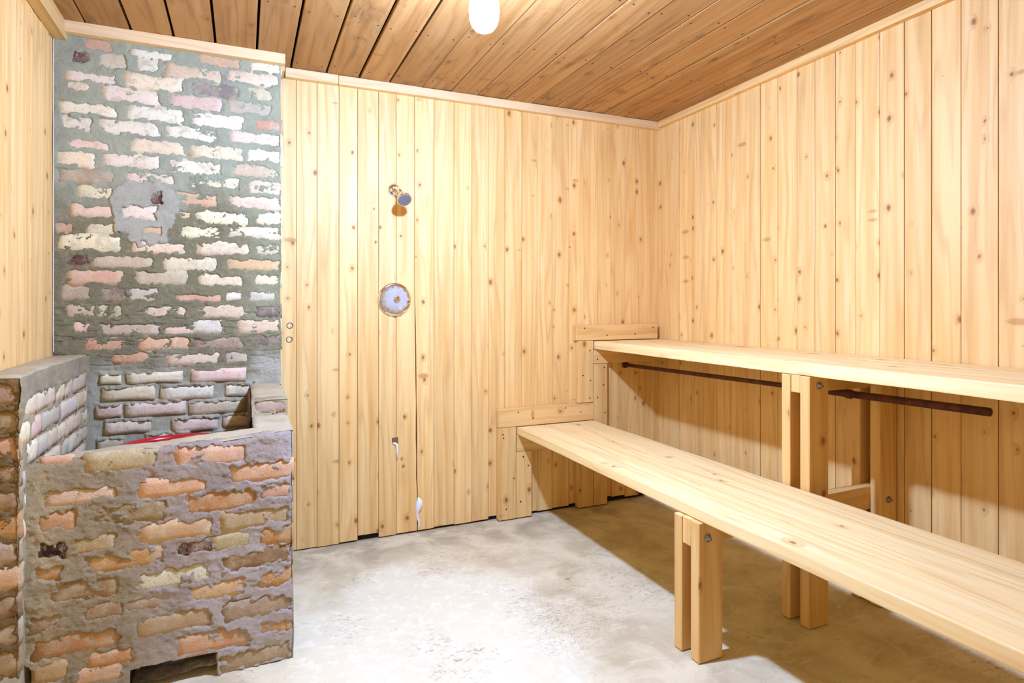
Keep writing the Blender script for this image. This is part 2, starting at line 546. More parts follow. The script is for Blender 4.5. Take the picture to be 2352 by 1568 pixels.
# ceiling boards run along y
JC = [XL - 0.01, -2.867, -2.717, -2.569, -2.416, -2.257, -2.11, -1.952, -1.8, -1.653, -1.486, -1.334, -1.189, -1.028, -0.877, -0.724, -0.566,
      -0.414, -0.271, -0.11, 0.01]
GC = {2: .0045, 3: .0045, 4: .0048, 5: .0045, 6: .0052, 7: .0045, 8: .006, 9: .005, 10: .0022}
nails = []
for i in range(len(JC) - 1):
    a, b = JC[i] + GC.get(i, 0.0026), JC[i + 1] - GC.get(i + 1, 0.0026)
    dz = random.uniform(-0.0025, 0.0025)
    def shp(p, dz=dz): return (p.x, p.y, p.z + Hc(p.x, p.y) + dz)
    timber('board', (a, FRONT, 0.0), (b, 0.03, 0.022), 1, M['ceiling'], ce, bev=0.002, seg=4, shape=shp, tone=random.uniform(0.88, 1.06))
    for yy in (-0.12, -0.62, -1.12, -1.62, -2.12):
        for xx in (a + 0.022, b - 0.022):
            xx += random.uniform(-.006, .006); y3 = yy + random.uniform(-.03, .03)
            z = Hc(xx, y3) + dz
            nails.append(((xx - .003, y3 - .003, z - .0012), (xx + .003, y3 + .003, z + .002)))
nl = link('nail_head', boxes_mesh(nails), M['nail'], ce); nl['kind'] = 'stuff'

# trims under the ceiling
tb = [0]


def trim(lo, hi, axis, wob=0.0, mat='trim', **kw):
    tb[0] += 1
    o = timber('trim_%d' % tb[0], lo, hi, axis, M[mat], None, bev=0.002, seg=6, wob=wob, **kw)
    return tag(o, kind='structure')


def under(dz=0.0):
    return lambda p: (p.x, p.y, p.z + Hc(p.x, p.y) + dz)


trim((-2.134, -0.034, -0.043), (-1.897, -0.001, 0.0), 0, shape=under(0), tone=0.98)
trim((-1.895, -0.033, -0.043), (-0.001, -0.001, 0.0), 0, shape=under(-0.0005), tone=0.95)
trim((-0.030, FRONT + 0.001, -0.036), (-0.002, -0.036, 0.0), 1, shape=under(0), mat='pine', tone=0.95)
trim((-2.955, -0.186, -0.044), (-2.143, -0.150, 0.0), 0, shape=under(0), tone=0.98)
trim((XL + 0.001, FRONT + 0.001, -0.068), (XL + 0.045, -0.152, 0.0), 1, shape=under(0), mat='pine', tone=0.80)
# short block closing the step between the two trims
trim((-2.158, -0.149, -0.060), (-2.143, -0.035, 0.0), 1, shape=under(0), mat='pine', tone=0.8)


# details set into the back panelling
def child(name, me, mat, parent, smooth=False, label=None):
    o = link(name, me, mat, parent, (0, 0, 0), smooth)
    if label: o['label'] = label
    return o


child('plug', boxes_mesh([((-1.635, -0.0015, 0.458), (-1.603, 0.004, 0.488))]), M['notch'], wb, label='small dark square notch in the panelling')
child('caulk', tube([(-1.632, -0.003, 0.462), (-1.618, -0.004, 0.459), (-1.610, -0.004, 0.448), (-1.609, -0.004, 0.42), (-1.608, -0.003, 0.375)],
                    [0.003, 0.006, 0.006, 0.0055, 0.003], 8), M['caulk'], wb, True, 'bent white caulk streak below the notch')
bl = []
for k in range(15):
    t = k / 14
    bl.append((-1.500 + 0.006 * math.sin(t * 9), 0.001, 0.175 - 0.16 * t))
child('plaster_patch', tube(bl, [0.003, .009, .017, .019, .018, .017, .013, .009, .008, .007, .007, .006, .005, .005, .003], 8), M['caulk'], wb, True, 'white plaster blob filling the split joint')
for hx, hz in ((-2.112, 1.055), (-2.114, 0.99)):
    child('pipe_hole', lathe([(0.0145, 0.0), (0.0145, 0.003), (0.011, 0.003), (0.010, -0.012)], 20, (0, -1, 0), (hx, 0.0, hz)), M['zinc'], wb, True, 'round metal-lined hole in the panelling edge')

# ------------------------------------------------------------------ masonry
PAL = {'w': (238, 224, 212), 'p': (234, 202, 184), 'r': (206, 150, 128), 'o': (228, 180, 138), 'c': (236, 220, 194), 't': (208, 188, 162),
       'g': (196, 184, 170), 'd': (120, 96, 98), 'v': (96, 56, 58), 'O': (198, 136, 80), 'B': (142, 108, 74), 'S': (216, 160, 124),
       'L': (172, 146, 104), 'K': (62, 38, 34), 'U': (166, 138, 120), 'W': (226, 218, 200), 'Y': (196, 146, 80), 'b': (136, 118, 116)}


def mortar_mesh(name, origin, ud, vd, nd, ul, vl, step, height, color, keep=None, wob3=0.006):
    """Height-field face: points origin + u*ud + v*vd + h*nd, wobbled by a 3-D noise of position so faces meet."""
    nu = max(2, int(round(ul / step)) + 1); nv = max(2, int(round(vl / step)) + 1)
    u = np.linspace(0, ul, nu); v = np.linspace(0, vl, nv)
    U, V = np.meshgrid(u, v)
    o = np.array(origin, float); ud = np.array(ud, float); vd = np.array(vd, float); nd = np.array(nd, float)
    P = o + U[..., None] * ud + V[..., None] * vd
    h = height(U, V, P)
    P2 = P + h[..., None] * nd
    for a in range(3):
        P2[..., a] += wob3 * fbm(P[..., 0] + 11 * a, P[..., 1] + 3 * a, P[..., 2], 3, 9.0)
    col = color(U, V, P, h)
    idx = np.arange(nu * nv).reshape(nv, nu)
    q = np.stack([idx[:-1, :-1], idx[:-1, 1:], idx[1:, 1:], idx[1:, :-1]], -1).reshape(-1, 4)
    if keep is not None:
        k = keep(U, V, P)
        kk = (k[:-1, :-1] & k[:-1, 1:] & k[1:, 1:] & k[1:, :-1]).reshape(-1)
        q = q[kk]
    me = bpy.data.meshes.new(name)
    me.vertices.add(nu * nv); me.vertices.foreach_set('co', P2.reshape(-1))
    me.loops.add(len(q) * 4); me.loops.foreach_set('vertex_index', q.reshape(-1).astype(np.int32))
    me.polygons.add(len(q)); me.polygons.foreach_set('loop_start', (np.arange(len(q)) * 4).astype(np.int32))
    me.update(calc_edges=True)
    ca = me.color_attributes.new('Col', 'FLOAT_COLOR', 'POINT')
    cc = np.ones((nu * nv, 4), np.float32); cc[:, :3] = col.reshape(-1, 3)
    ca.data.foreach_set('color', cc.reshape(-1))
    me.polygons.foreach_set('use_smooth', [True] * len(me.polygons))
    return me


def cav(c): return np.array(lin(c)) * np.array((1.12, 0.98, 0.55))*0.92


def brick_height(bricks, U, V, P, edge=0.0035, fill=0.0035, sink=0.0045, rag=0.005, ul=None, vl=None, seed=0.0, smear=0.016):
    """Mortar height: stands `fill` proud between bricks, sinks inside each brick outline; ragged edges."""
    n1 = fbm(U + seed, V, 1.3, 4, 38.0); n2 = fbm(U - seed, V, 7.7, 3, 150.0); big = fbm(U, V + seed, 4.1, 3, 10.0)
    h = fill + 0.0036 * big + 0.0036 * n1 + 0.0016 * n2
    sm = np.clip(fbm(U * 0.8, V, 6.6 + seed, 4, 32.0) + 0.35 * fbm(U, V, 1.6, 3, 140.0) - 0.05, 0, 1)
    n3 = fbm(U, V, 9.2 + seed, 4, 70.0) + 1.5 * fbm(U * 0.7, V, 2.9 + seed, 3, 24.0)
    for (u0, u1, v0, v1) in bricks:
        m = (U > u0 - 0.02) & (U < u1 + 0.02) & (V > v0 - 0.02) & (V < v1 + 0.02)
        if not m.any(): continue
        uu = U[m]; vv = V[m]
        r = 0.008
        du = np.abs(uu - (u0 + u1) / 2) - (u1 - u0) / 2 + r; dv = np.abs(vv - (v0 + v1) / 2) - (v1 - v0) / 2 + r
        d = np.hypot(np.maximum(du, 0), np.maximum(dv, 0)) + np.minimum(np.maximum(du, dv), 0) - r
        d = d + rag * n3[m] * 2.3 + 0.002
        k = sst(edge, -edge, d)
        hh = h[m]
        h[m] = hh * (1 - k) + (-sink + smear * sm[m]) * k
    return h


def brick_mesh(u0, u1, v0, v1, proud, depth=0.03):
    """One brick face block in local frame (u right, v up, n out), 5 x 3 facets in front, uneven."""
    nu, nv = 6, 3
    s = random.uniform(0, 60)
    w = (u1 - u0) / 2; hgt = (v1 - v0) / 2
    pts, faces = [], []
    for j in range(nv + 1):
        for i in range(nu + 1):
            fu = i / nu * 2 - 1; fv = j / nv * 2 - 1
            edge = max(abs(fu), abs(fv))
            uu = fu * w + (0.003 * float(vnoise(s + i, j * 1.7)) if abs(fu) > 0.99 else 0)
            vv = fv * hgt + (0.003 * float(vnoise(s + i * 1.3, j * 2.7 + 9)) if abs(fv) > 0.99 else 0)
            n = proud + 0.0022 * float(vnoise(s + i * 0.9, j * 1.1, 5)) - (0.0035 if edge > 0.99 else 0)
            pts.append((uu, vv, n))
    nb = len(pts)
    ring = [(i, 0) for i in range(nu)] + [(nu, j) for j in range(nv)] + [(i, nv) for i in range(nu, 0, -1)] + [(0, j) for j in range(nv, 0, -1)]
    for j in range(nv):
        for i in range(nu):
            a = j * (nu + 1) + i
            faces.append((a, a + 1, a + nu + 2, a + nu + 1))
    for (i, j) in ring:
        p = pts[j * (nu + 1) + i]; pts.append((p[0], p[1], -depth))
    L = len(ring)
    for k in range(L):
        a = ring[k][1] * (nu + 1) + ring[k][0]; b = ring[(k + 1) % L][1] * (nu + 1) + ring[(k + 1) % L][0]
        faces.append((a, nb + k, nb + (k + 1) % L, b))
    return pts, faces


def place_brick(parent, origin, ud, vd, nd, b, key, proud=0.0015, grow=0.006, jit=14, name='brick'):
    u0, u1, v0, v1 = b
    g = grow
    pts, faces = brick_mesh(u0 - g, u1 + g, v0 - g, v1 + g, proud + random.uniform(-0.0012, 0.0015))
    ud = Vector(ud); vd = Vector(vd); nd = Vector(nd)
    c = Vector(origin) + ud * ((u0 + u1) / 2) + vd * ((v0 + v1) / 2)
    me = bpy.data.meshes.new(name)
    me.from_pydata([tuple(ud * p[0] + vd * p[1] + nd * p[2]) for p in pts], [], faces)
    me.update()
    col = PAL[key]
    kd = 0.0 if key in 'vKdbWwc' else 0.22
    col = tuple(c * (1 - kd) + w * kd for c, w in zip(col, (224, 206, 196)))
    j = random.uniform(-jit, jit)
    col = tuple(max(8, min(245, v + j + random.uniform(-5, 5))) for v in col)
    return link(name, me, M['brick'], parent, c, smooth=True, color=(lin(col)[0], lin(col)[1] * 0.98, lin(col)[2] * 0.74, 1))


# ---- chimney breast: bricks read off the photograph onto the plane y = -0.15
CY = -0.15
CH = []           # x0, x1, z0, z1, colour


def add1(s, ox, oy, plane_y, lst, x0, x1, y0, y1, key):
    ym = (y0 + y1) / 2
    a = at(1, plane_y, ox + x0 / s, oy + ym / s); b = at(1, plane_y, ox + x1 / s, oy + ym / s)
    c_ = ox + (x0 + x1) / 2 / s
    za = at(1, plane_y, c_, oy + y1 / s).z; zb = at(1, plane_y, c_, oy + y0 / s).z
    hh = min(zb - za, 0.056)
    zm = (za + zb) / 2
    # the course slopes in the picture: use the height at the brick's middle
    lst.append((a.x, b.x, zm - hh / 2, zm + hh / 2, key))


T1 = [(575, 780, 275, 345, 'r'), (500, 630, 350, 430, 'v'), (690, 870, 365, 470, 'g'), (955, 1090, 405, 495, 'w'), (905, 1195, 352, 400, 'w'),
      (1370, 1660, 390, 460, 'r'), (1745, 1935, 440, 495, 'c'), (455, 800, 500, 560, 'w'), (860, 1265, 520, 620, 'c'), (1140, 1530, 455, 555, 't'),
      (1570, 1925, 495, 590, 'p'), (470, 600, 570, 615, 'p'), (700, 1100, 608, 708, 'w'), (1310, 1675, 570, 672, 'b'), (1715, 1890, 612, 700, 't'),
      (400, 810, 715, 790, 'w'), (870, 1270, 742, 838, 'w'), (1165, 1530, 664, 756, 'p'), (1575, 1885, 700, 790, 'g'), (425, 635, 812, 905, 'w'),
      (675, 1105, 835, 935, 'w'), (1320, 1690, 790, 886, 'w'), (1765, 1940, 835, 900, 'r'), (460, 755, 975, 1035, 'p'), (890, 1270, 970, 1065, 'c'),
      (1150, 1505, 878, 972, 'w'), (1580, 1940, 915, 1000, 'p'), (385, 650, 1045, 1152, 'c'), (705, 1105, 1070, 1165, 'w'), (1315, 1690, 1008, 1102, 'c'),
      (1715, 1940, 1032, 1124, 'w'), (390, 790, 1178, 1264, 'U'), (870, 1200, 1205, 1270, 'p'), (1165, 1530, 1118, 1204, 'w'), (1600, 1930, 1148, 1224, 't'),
      (535, 860, 1294, 1380, 'c'), (1300, 1660, 1218, 1308, 'c'), (1725, 1940, 1260, 1345, 'p'), (490, 780, 1420, 1495, 'p'), (1210, 1495, 1332, 1420, 'r'),
      (1585, 1940, 1362, 1450, 'p'), (840, 1080, 1432, 1515, 'w'), (1042, 1110, 1330, 1395, 'v'), (1350, 1715, 1467, 1550, 'c'), (1780, 1940, 1475, 1555, 'c'),
      (1245, 1310, 1460, 1515, 'o')]
T2 = [(370, 465, 40, 95, 'r'), (570, 790, 40, 105, 'c'), (935, 1055, 65, 105, 'o'), (1180, 1455, 55, 130, 'c'), (1490, 1830, 57, 135, 'c'),
      (375, 785, 118, 215, 'c'), (865, 1215, 160, 228, 'p'), (1295, 1640, 160, 238, 'p'), (1680, 1830, 180, 245, 'g'), (440, 570, 238, 315, 'v'),
      (590, 1010, 250, 325, 't'), (1060, 1405, 268, 345, 'c'), (1480, 1830, 268, 345, 'o'), (440, 805, 345, 435, 'S'), (880, 1220, 355, 435, 't'),
      (1305, 1590, 370, 445, 'c'), (1675, 1830, 370, 440, 'c'), (400, 595, 448, 538, 'U'), (660, 820, 462, 548, 'b'), (850, 1030, 462, 545, 'g'),
      (1150, 1440, 505, 545, 'r'), (1485, 1575, 488, 535, 'w'), (1640, 1800, 488, 540, 'g'), (440, 620, 568, 650, 't'), (640, 800, 572, 650, 't'),
      (950, 1220, 585, 650, 'p'), (1290, 1600, 572, 652, 'p'), (1690, 1830, 578, 645, 'b'), (490, 590, 675, 750, 'p'), (640, 1030, 692, 762, 't'),
      (1090, 1240, 712, 760, 'p'), (1255, 1445, 672, 752, 'w'), (1570, 1830, 672, 750, 'p'), (555, 805, 802, 868, 'S'), (900, 1240, 788, 862, 'S'),
      (1270, 1600, 788, 858, 'U'), (1670, 1830, 770, 845, 'b'), (740, 970, 888, 942, 'S'), (1100, 1430, 888, 958, 'p'), (1480, 1625, 880, 950, 'g')]
T3 = [(660, 790, 1020, 1085, 'c'), (830, 1195, 1012, 1080, 'w'), (1255, 1610, 985, 1072, 'p'), (670, 1010, 1108, 1192, 'c'), (1055, 1395, 1100, 1186, 'w'),
      (1480, 1645, 1092, 1165, 'w'), (1665, 1845, 1075, 1150, 't'), (630, 795, 1230, 1305, 'p'), (825, 1215, 1210, 1292, 'p'), (1240, 1605, 1200, 1280, 't'),
      (690, 985, 1330, 1408, 'c'), (1130, 1425, 1308, 1394, 'p'), (1465, 1640, 1292, 1370, 'p'), (640, 800, 1452, 1520, 't'), (960, 1240, 1410, 1490, 'p'),
      (1400, 1640, 1395, 1465, 't')]
for t in T1: add1(3.0157, 0, 0, CY, CH, *t)
for t in T2: add1(2.8514, 0, 500, CY, CH, *t)
nup = len(CH)
for t in T3: add1(2.8514, 0, 500, CY, CH, *t)

chim = empty('brick_chimney', (-2.568, -0.075, 0.0))
tag(chim, 'old brick chimney breast with thick grey mortar smeared over pale pink bricks', 'chimney')
X0, X1 = XL + 0.001, -2.160
PATCH_C = (-2.668, 1.530)


def patchmask(P):
    dx = (P[..., 0] - PATCH_C[0]) / 0.112; dz = (P[..., 2] - PATCH_C[1]) / 0.132
    return sst(1.06, 0.96, np.hypot(dx, dz) + 0.42 * fbm(P[..., 0], P[..., 2], 2.2, 3, 22.0))


def chim_h(U, V, P):
    x = P[..., 0]; z = P[..., 2]
    up = [(b[0] - X0, b[1] - X0, b[2], b[3]) for b in CH[:nup]]
    lowb = [(b[0] - X0, b[1] - X0, b[2], b[3]) for b in CH[nup:]]
    h = brick_height(up, U, V, P, seed=1.0)
    # lower courses: mortar raked back, squeezed ledges hanging at the bed joints
    hl = -0.004 + 0.005 * fbm(x, z, 0, 4, 40.0)
    n = fbm(x, z * 0.4, 3.3, 3, 26.0); n2 = fbm(x, z, 5.0, 3, 80.0)
    for (u0, u1, v0, v1) in lowb:
        m = (U > u0 - 0.03) & (U < u1 + 0.03) & (V > v0 - 0.03) & (V < v1 + 0.03)
        uu = U[m]; vv = V[m] + 0.006 * n[m]
        side = sst(-0.012, 0.006, uu - u0) * sst(0.012, -0.006, uu - u1)
        led = sst(-0.012, 0.000, vv - v1) * sst(0.014, 0.008, vv - v1) * side
        hl[m] = np.maximum(hl[m], -0.004 + led * (0.014 + 0.012 * n2[m] + 0.010 * n[m]))
    zone = z + 0.03 * fbm(x, z, 8.0, 3, 9.0)
    k = sst(0.885, 0.855, zone) * sst(-2.235, -2.262, x)
    h = h * (1 - k) + hl * k
    # horizontal trowel cracks around z 0.9 - 1.15
    band = sst(0.86, 0.92, z) * sst(1.22, 1.10, z)
    cr = fbm(x * 0.35, z * 2.6, 1.1, 4, 20.0)
    h = h - band * 0.006 * sst(0.10, 0.0, np.abs(cr))
    pm = patchmask(P)
    h = h * (1 - pm) + pm * (0.008 + 0.0012 * fbm(x, z, 0, 3, 50.0))
    # bricks showing through the patch
    for b in CH[:nup]:
        cx_, cz_ = (b[0] + b[1]) / 2, (b[2] + b[3]) / 2
        if abs(cx_ - PATCH_C[0]) < 0.09 and abs(cz_ - PATCH_C[1]) < 0.12 and (b[1] - b[0]) < 0.14:
            d = np.maximum(np.abs(x - cx_) - (b[1] - b[0]) / 2, np.abs(z - cz_) - (b[3] - b[2]) / 2) + 0.022 * fbm(x, z, 6.0, 4, 50.0)
            kk = sst(0.001, -0.002, d)
            h = h * (1 - kk) - 0.010 * kk
    h = h - 0.0015
    return h


def chim_c(U, V, P, h):
    x = P[..., 0]; z = P[..., 2]
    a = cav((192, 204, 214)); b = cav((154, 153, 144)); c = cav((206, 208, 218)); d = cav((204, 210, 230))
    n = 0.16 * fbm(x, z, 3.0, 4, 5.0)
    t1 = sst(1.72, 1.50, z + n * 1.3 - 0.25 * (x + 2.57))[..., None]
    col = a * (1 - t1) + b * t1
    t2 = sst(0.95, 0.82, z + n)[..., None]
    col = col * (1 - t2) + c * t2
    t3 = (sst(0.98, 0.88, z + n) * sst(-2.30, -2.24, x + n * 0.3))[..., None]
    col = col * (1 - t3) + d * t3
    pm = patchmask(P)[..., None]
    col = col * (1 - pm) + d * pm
    # green-grey tint on the right side
    g = (sst(-2.45, -2.2, x + n) * sst(0.9, 1.1, z))[..., None] * 0.5
    col = col * (1 - g) + cav((186, 198, 194)) * g
    return col


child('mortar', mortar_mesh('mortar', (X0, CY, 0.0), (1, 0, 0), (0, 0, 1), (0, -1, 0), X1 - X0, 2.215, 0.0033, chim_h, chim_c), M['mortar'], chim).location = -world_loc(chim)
ms = child('mortar', mortar_mesh('mortar', (X1, CY, 0.0), (0, 1, 0), (0, 0, 1), (1, 0, 0), 0.15, 2.215, 0.012, lambda U, V, P: -0.003 + 0 * U,
     lambda U, V, P, h: np.ones(U.shape + (1,)) * cav((176, 184, 172))), M['mortar'], chim)
ms.location = -world_loc(chim)
core = child('core', boxes_mesh([((X0, CY + 0.035, 0.0), (X1 - 0.02, -0.004, 2.2))]), M['dark'], chim); core.location = -world_loc(chim)
for i, b in enumerate(CH):
    low = i >= nup
    place_brick(chim, (0, CY, 0), (1, 0, 0), (0, 0, 1), (0, -1, 0), b[:4], b[4], proud=0.007 if low else 0.0, grow=0.001 if low else 0.010, jit=9)
cg = child('caulk', tube([(XL + 0.003, -0.158 + 0.001 * math.sin(k * 3), 0.97 + k * 0.08) for k in range(16)], 0.0016, 6), M['caulk'], chim); cg.location = -world_loc(chim)

# ---- hearth enclosure
hearth = empty('brick_hearth', (-2.52, -0.83, 0.0))
tag(hearth, 'low walled brick hearth in front of the chimney, orange bricks under grey mortar', 'hearth')
HO = -world_loc(hearth)
FY = -0.89
HB = []
TH = [(250, 395, 272, 305, 'S'), (500, 905, 238, 330, 'L'), (1030, 1435, 195, 298, 'S'), (1340, 1695, 290, 392, 'S'), (250, 680, 440, 518, 'p'),
      (810, 1200, 380, 472, 'S'), (540, 965, 525, 632, 'B'), (1075, 1495, 455, 572, 'O'), (1530, 1690, 415, 490, 'r'), (225, 435, 592, 692, 'O'),
      (815, 1220, 632, 728, 'S'), (1290, 1690, 548, 672, 'L'), (225, 400, 742, 840, 'K'), (412, 665, 715, 808, 'L'), (1050, 1238, 732, 818, 'v'),
      (1248, 1450, 705, 795, 'L'), (1530, 1690, 665, 752, 'O'), (490, 945, 800, 910, 'O'), (1290, 1690, 795, 895, 'B'), (215, 350, 890, 970, 'O'),
      (790, 1225, 890, 1025, 'W'), (290, 690, 965, 1090, 'B'), (1085, 1425, 985, 1075, 'S'), (1520, 1690, 912, 1002, 'O'), (490, 710, 1112, 1192, 'B'),
      (740, 920, 1080, 1136, 'U'), (1300, 1690, 1085, 1185, 'U'), (790, 1225, 1165, 1280, 'L'), (1515, 1690, 1205, 1275, 'O'), (180, 340, 1190, 1262, 'B'),
      (190, 690, 1282, 1395, 'O'), (1030, 1450, 1275, 1380, 'S'), (200, 385, 1462, 1562, 'Y'), (520, 760, 1395, 1460, 'O'), (1280, 1690, 1365, 1490, 'U'),
      (400, 700, 1490, 1570, 'S')]
for t in TH: add1(2.5373, 0, 950, FY, HB, *t)
HX0, HX1 = -2.868, -2.160


def top_z(x): return 0.700 + (x - HX0) / (HX1 - HX0) * 0.045


def h_front(U, V, P):
    x = P[..., 0]; z = P[..., 2]
    h = brick_height([(b[0] - HX0, b[1] - HX0, b[2], b[3]) for b in HB], U, V, P, fill=0.003, rag=0.006, seed=6.0)
    st = fbm(x * 0.5, z * 2.2, 3, 4, 24.0)
    h = h + 0.0015 * st
    # soft rounded top and right arris
    tz = top_z(x)
    rr = np.clip(1 - (tz - z) / 0.020, 0, 1) ** 2 + np.clip(1 - (HX1 - x) / 0.018, 0, 1) ** 2
    return h - 0.009 * rr - 0.001


def h_col(U, V, P, h):
    x = P[..., 0]; z = P[..., 2]
    a = cav((184, 174, 170)); b = cav((208, 204, 238)); c = cav((214, 202, 192))
    n = fbm(x, z, 2.0, 4, 4.0)
    t = sst(-2.66, -2.42, x + 0.25 * n)[..., None]
    col = a * (1 - t) + b * t
    t = sst(-2.76, -2.84, x + 0.06 * n)[..., None]
    col = col * (1 - t) + c * t
    t = sst(0.12, 0.5, n)[..., None] * 0.35
    return col * (1 - t) + cav((166, 140, 128)) * t


OPEN = (-2.614, -2.384, 0.072)


def h_keep(U, V, P):
    x = P[..., 0]; z = P[..., 2]
    zz = 0.004 * fbm(x, z, 0, 2, 40.0)
    o1 = (x > OPEN[0]) & (x < OPEN[1]) & (z < OPEN[2] + zz)
    o2 = (x < -2.828 + zz) & (z < 0.150 - (x - HX0) * 1.1 + zz)
    return ~(o1 | o2) & (z <= top_z(x) + 0.004)


def addh(me, mat='mortar', name='mortar', label=None):
    o = child(name, me, M[mat], hearth, label=label); o.location = HO
    return o


addh(mortar_mesh('mortar', (HX0, FY, 0.0), (1, 0, 0), (0, 0, 1), (0, -1, 0), HX1 - HX0, 0.752, 0.003, h_front, h_col, h_keep))
plain = lambda U, V, P: 0.001 * fbm(P[..., 0], P[..., 1], P[..., 2], 3, 60.0)
palecol = lambda U, V, P, h: np.ones(U.shape + (1,)) * cav((214, 206, 206)) * (1 + 0.16 * fbm(P[..., 0], P[..., 1], P[..., 2], 3, 14.0))[..., None]
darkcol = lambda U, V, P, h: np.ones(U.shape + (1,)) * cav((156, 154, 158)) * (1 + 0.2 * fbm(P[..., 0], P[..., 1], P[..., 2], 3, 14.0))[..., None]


def topface(y0, y1, x0, x1, zf, step=0.005, col=None, edge=0.009):
    def hh(U, V, P):
        r = 0
        for d in (U, (x1 - x0) - U, V, (y1 - y0) - V): r = r + np.clip(1 - d / 0.016, 0, 1) ** 2
        return (zf(P[..., 0], P[..., 1])) + 0.003 * fbm(P[..., 0], P[..., 1], 0, 3, 25.0) - edge * np.clip(r, 0, 1)
    return mortar_mesh('mortar', (x0, y0, 0.0), (1, 0, 0), (0, 1, 0), (0, 0, 1), x1 - x0, y1 - y0, step, hh, col or palecol)


BY = -0.775           # inner side of the front wall
addh(topface(FY + 0.004, BY, HX0, HX1, lambda x, y: top_z(x) + 0.002))
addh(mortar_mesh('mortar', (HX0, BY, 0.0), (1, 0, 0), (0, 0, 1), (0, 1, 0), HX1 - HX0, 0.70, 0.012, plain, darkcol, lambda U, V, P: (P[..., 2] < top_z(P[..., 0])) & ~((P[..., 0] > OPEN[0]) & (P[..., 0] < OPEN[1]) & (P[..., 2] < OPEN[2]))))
# right side wall (outer face, two steps)
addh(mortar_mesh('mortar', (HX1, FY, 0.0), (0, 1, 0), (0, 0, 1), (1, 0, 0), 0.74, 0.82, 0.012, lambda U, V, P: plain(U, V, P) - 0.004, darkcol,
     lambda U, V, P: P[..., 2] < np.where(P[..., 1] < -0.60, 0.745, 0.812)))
addh(topface(BY, -0.60, -2.282, HX1, lambda x, y: 0.747 + 0.0 * x))
addh(topface(-0.61, CY, -2.282, HX1, lambda x, y: 0.812 + 0.0 * x))
RB = [(-2.272, -2.172, 0.757, 0.800)]
addh(mortar_mesh('mortar', (-2.282, -0.605, 0.74), (1, 0, 0), (0, 0, 1), (0, -1, 0), 0.122, 0.075, 0.004,
     lambda U, V, P: brick_height([(b[0] + 2.282, b[1] + 2.282, b[2] - 0.74, b[3] - 0.74) for b in RB], U, V, P, seed=3.0), palecol))
place_brick(hearth, (0, -0.605, 0), (1, 0, 0), (0, 0, 1), (0, -1, 0), RB[0], 'U')
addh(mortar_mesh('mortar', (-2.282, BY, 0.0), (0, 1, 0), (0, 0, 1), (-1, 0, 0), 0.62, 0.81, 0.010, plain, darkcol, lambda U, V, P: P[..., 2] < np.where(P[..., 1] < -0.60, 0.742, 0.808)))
addh(boxes_mesh([((-2.292, -0.61, 0.55), (-2.286, -0.20, 0.795))]), 'rust', 'iron_plate', 'rust-brown iron plate lining the right side')
# left side wall
LX = -2.862
LTOP = lambda x, y: 0.958 + 0.0 * x
LB = []
z = 0.50; row = 0
while z < 0.90:
    y = -0.93 + (0.05 if row % 2 else 0.0) + random.uniform(-.02, .02)
    while y < -0.20:
        L = random.choice([0.10, 0.105, 0.20])
        if y + L > -0.165: L = -0.165 - y
        if L > 0.04: LB.append((y, y + L - 0.012, z, z + 0.052))
        y += L
    z += 0.067; row += 1
L_in = lambda U, V, P: brick_height([(b[0] + 0.95, b[1] + 0.95, b[2], b[3]) for b in LB], U, V, P, fill=-0.002, sink=0.010, rag=0.007, seed=4.0) - 0.001 + 0.006 * sst(0.855, 0.89, P[..., 2] + 0.02 * fbm(P[..., 1], P[..., 2], 0, 3, 12.0))


def l_col(U, V, P, h):
    t = sst(0.84, 0.90, P[..., 2] + 0.04 * fbm(P[..., 1], P[..., 2], 0, 3, 9.0))[..., None]
    return cav((204, 196, 186)) * (1 - t) + cav((186, 180, 176)) * t


addh(mortar_mesh('mortar', (LX, -0.95, 0.0), (0, 1, 0), (0, 0, 1), (1, 0, 0), 0.80, 0.955, 0.0045, L_in, l_col))
addh(topface(-0.95, CY, XL + 0.002, LX, LTOP))
for b in LB:
    if b[2] < 0.86: place_brick(hearth, (LX, 0, 0), (0, 1, 0), (0, 0, 1), (1, 0, 0), b, random.choice('tttcgp'), proud=0.002, grow=0.003)
EB = []
z = 0.02; row = 0
while z < 0.93:
    hgt = random.uniform(0.050, 0.062)
    if row % 2 == 0: EB.append((0.006, 0.106, z, min(z + hgt, 0.945)))
    else:
        EB.append((0.004, 0.048, z, min(z + hgt, 0.945))); EB.append((0.060, 0.108, z, min(z + hgt, 0.945)))
    z += hgt + 0.016; row += 1
addh(mortar_mesh('mortar', (XL + 0.002, -0.95, 0.0), (1, 0, 0), (0, 0, 1), (0, -1, 0), LX - XL - 0.002, 0.955, 0.003,
     lambda U, V, P: brick_height(EB, U, V, P, fill=0.001, sink=0.007, rag=0.008, smear=0.022, seed=9.0) - 0.002, lambda U, V, P, h: np.ones(U.shape + (1,)) * cav((150, 128, 98))))
for b in EB:
    place_brick(hearth, (XL + 0.002, -0.95, 0), (1, 0, 0), (0, 0, 1), (0, -1, 0), b, random.choice('OUBYSBBU'), proud=-0.001, grow=0.006, jit=16)
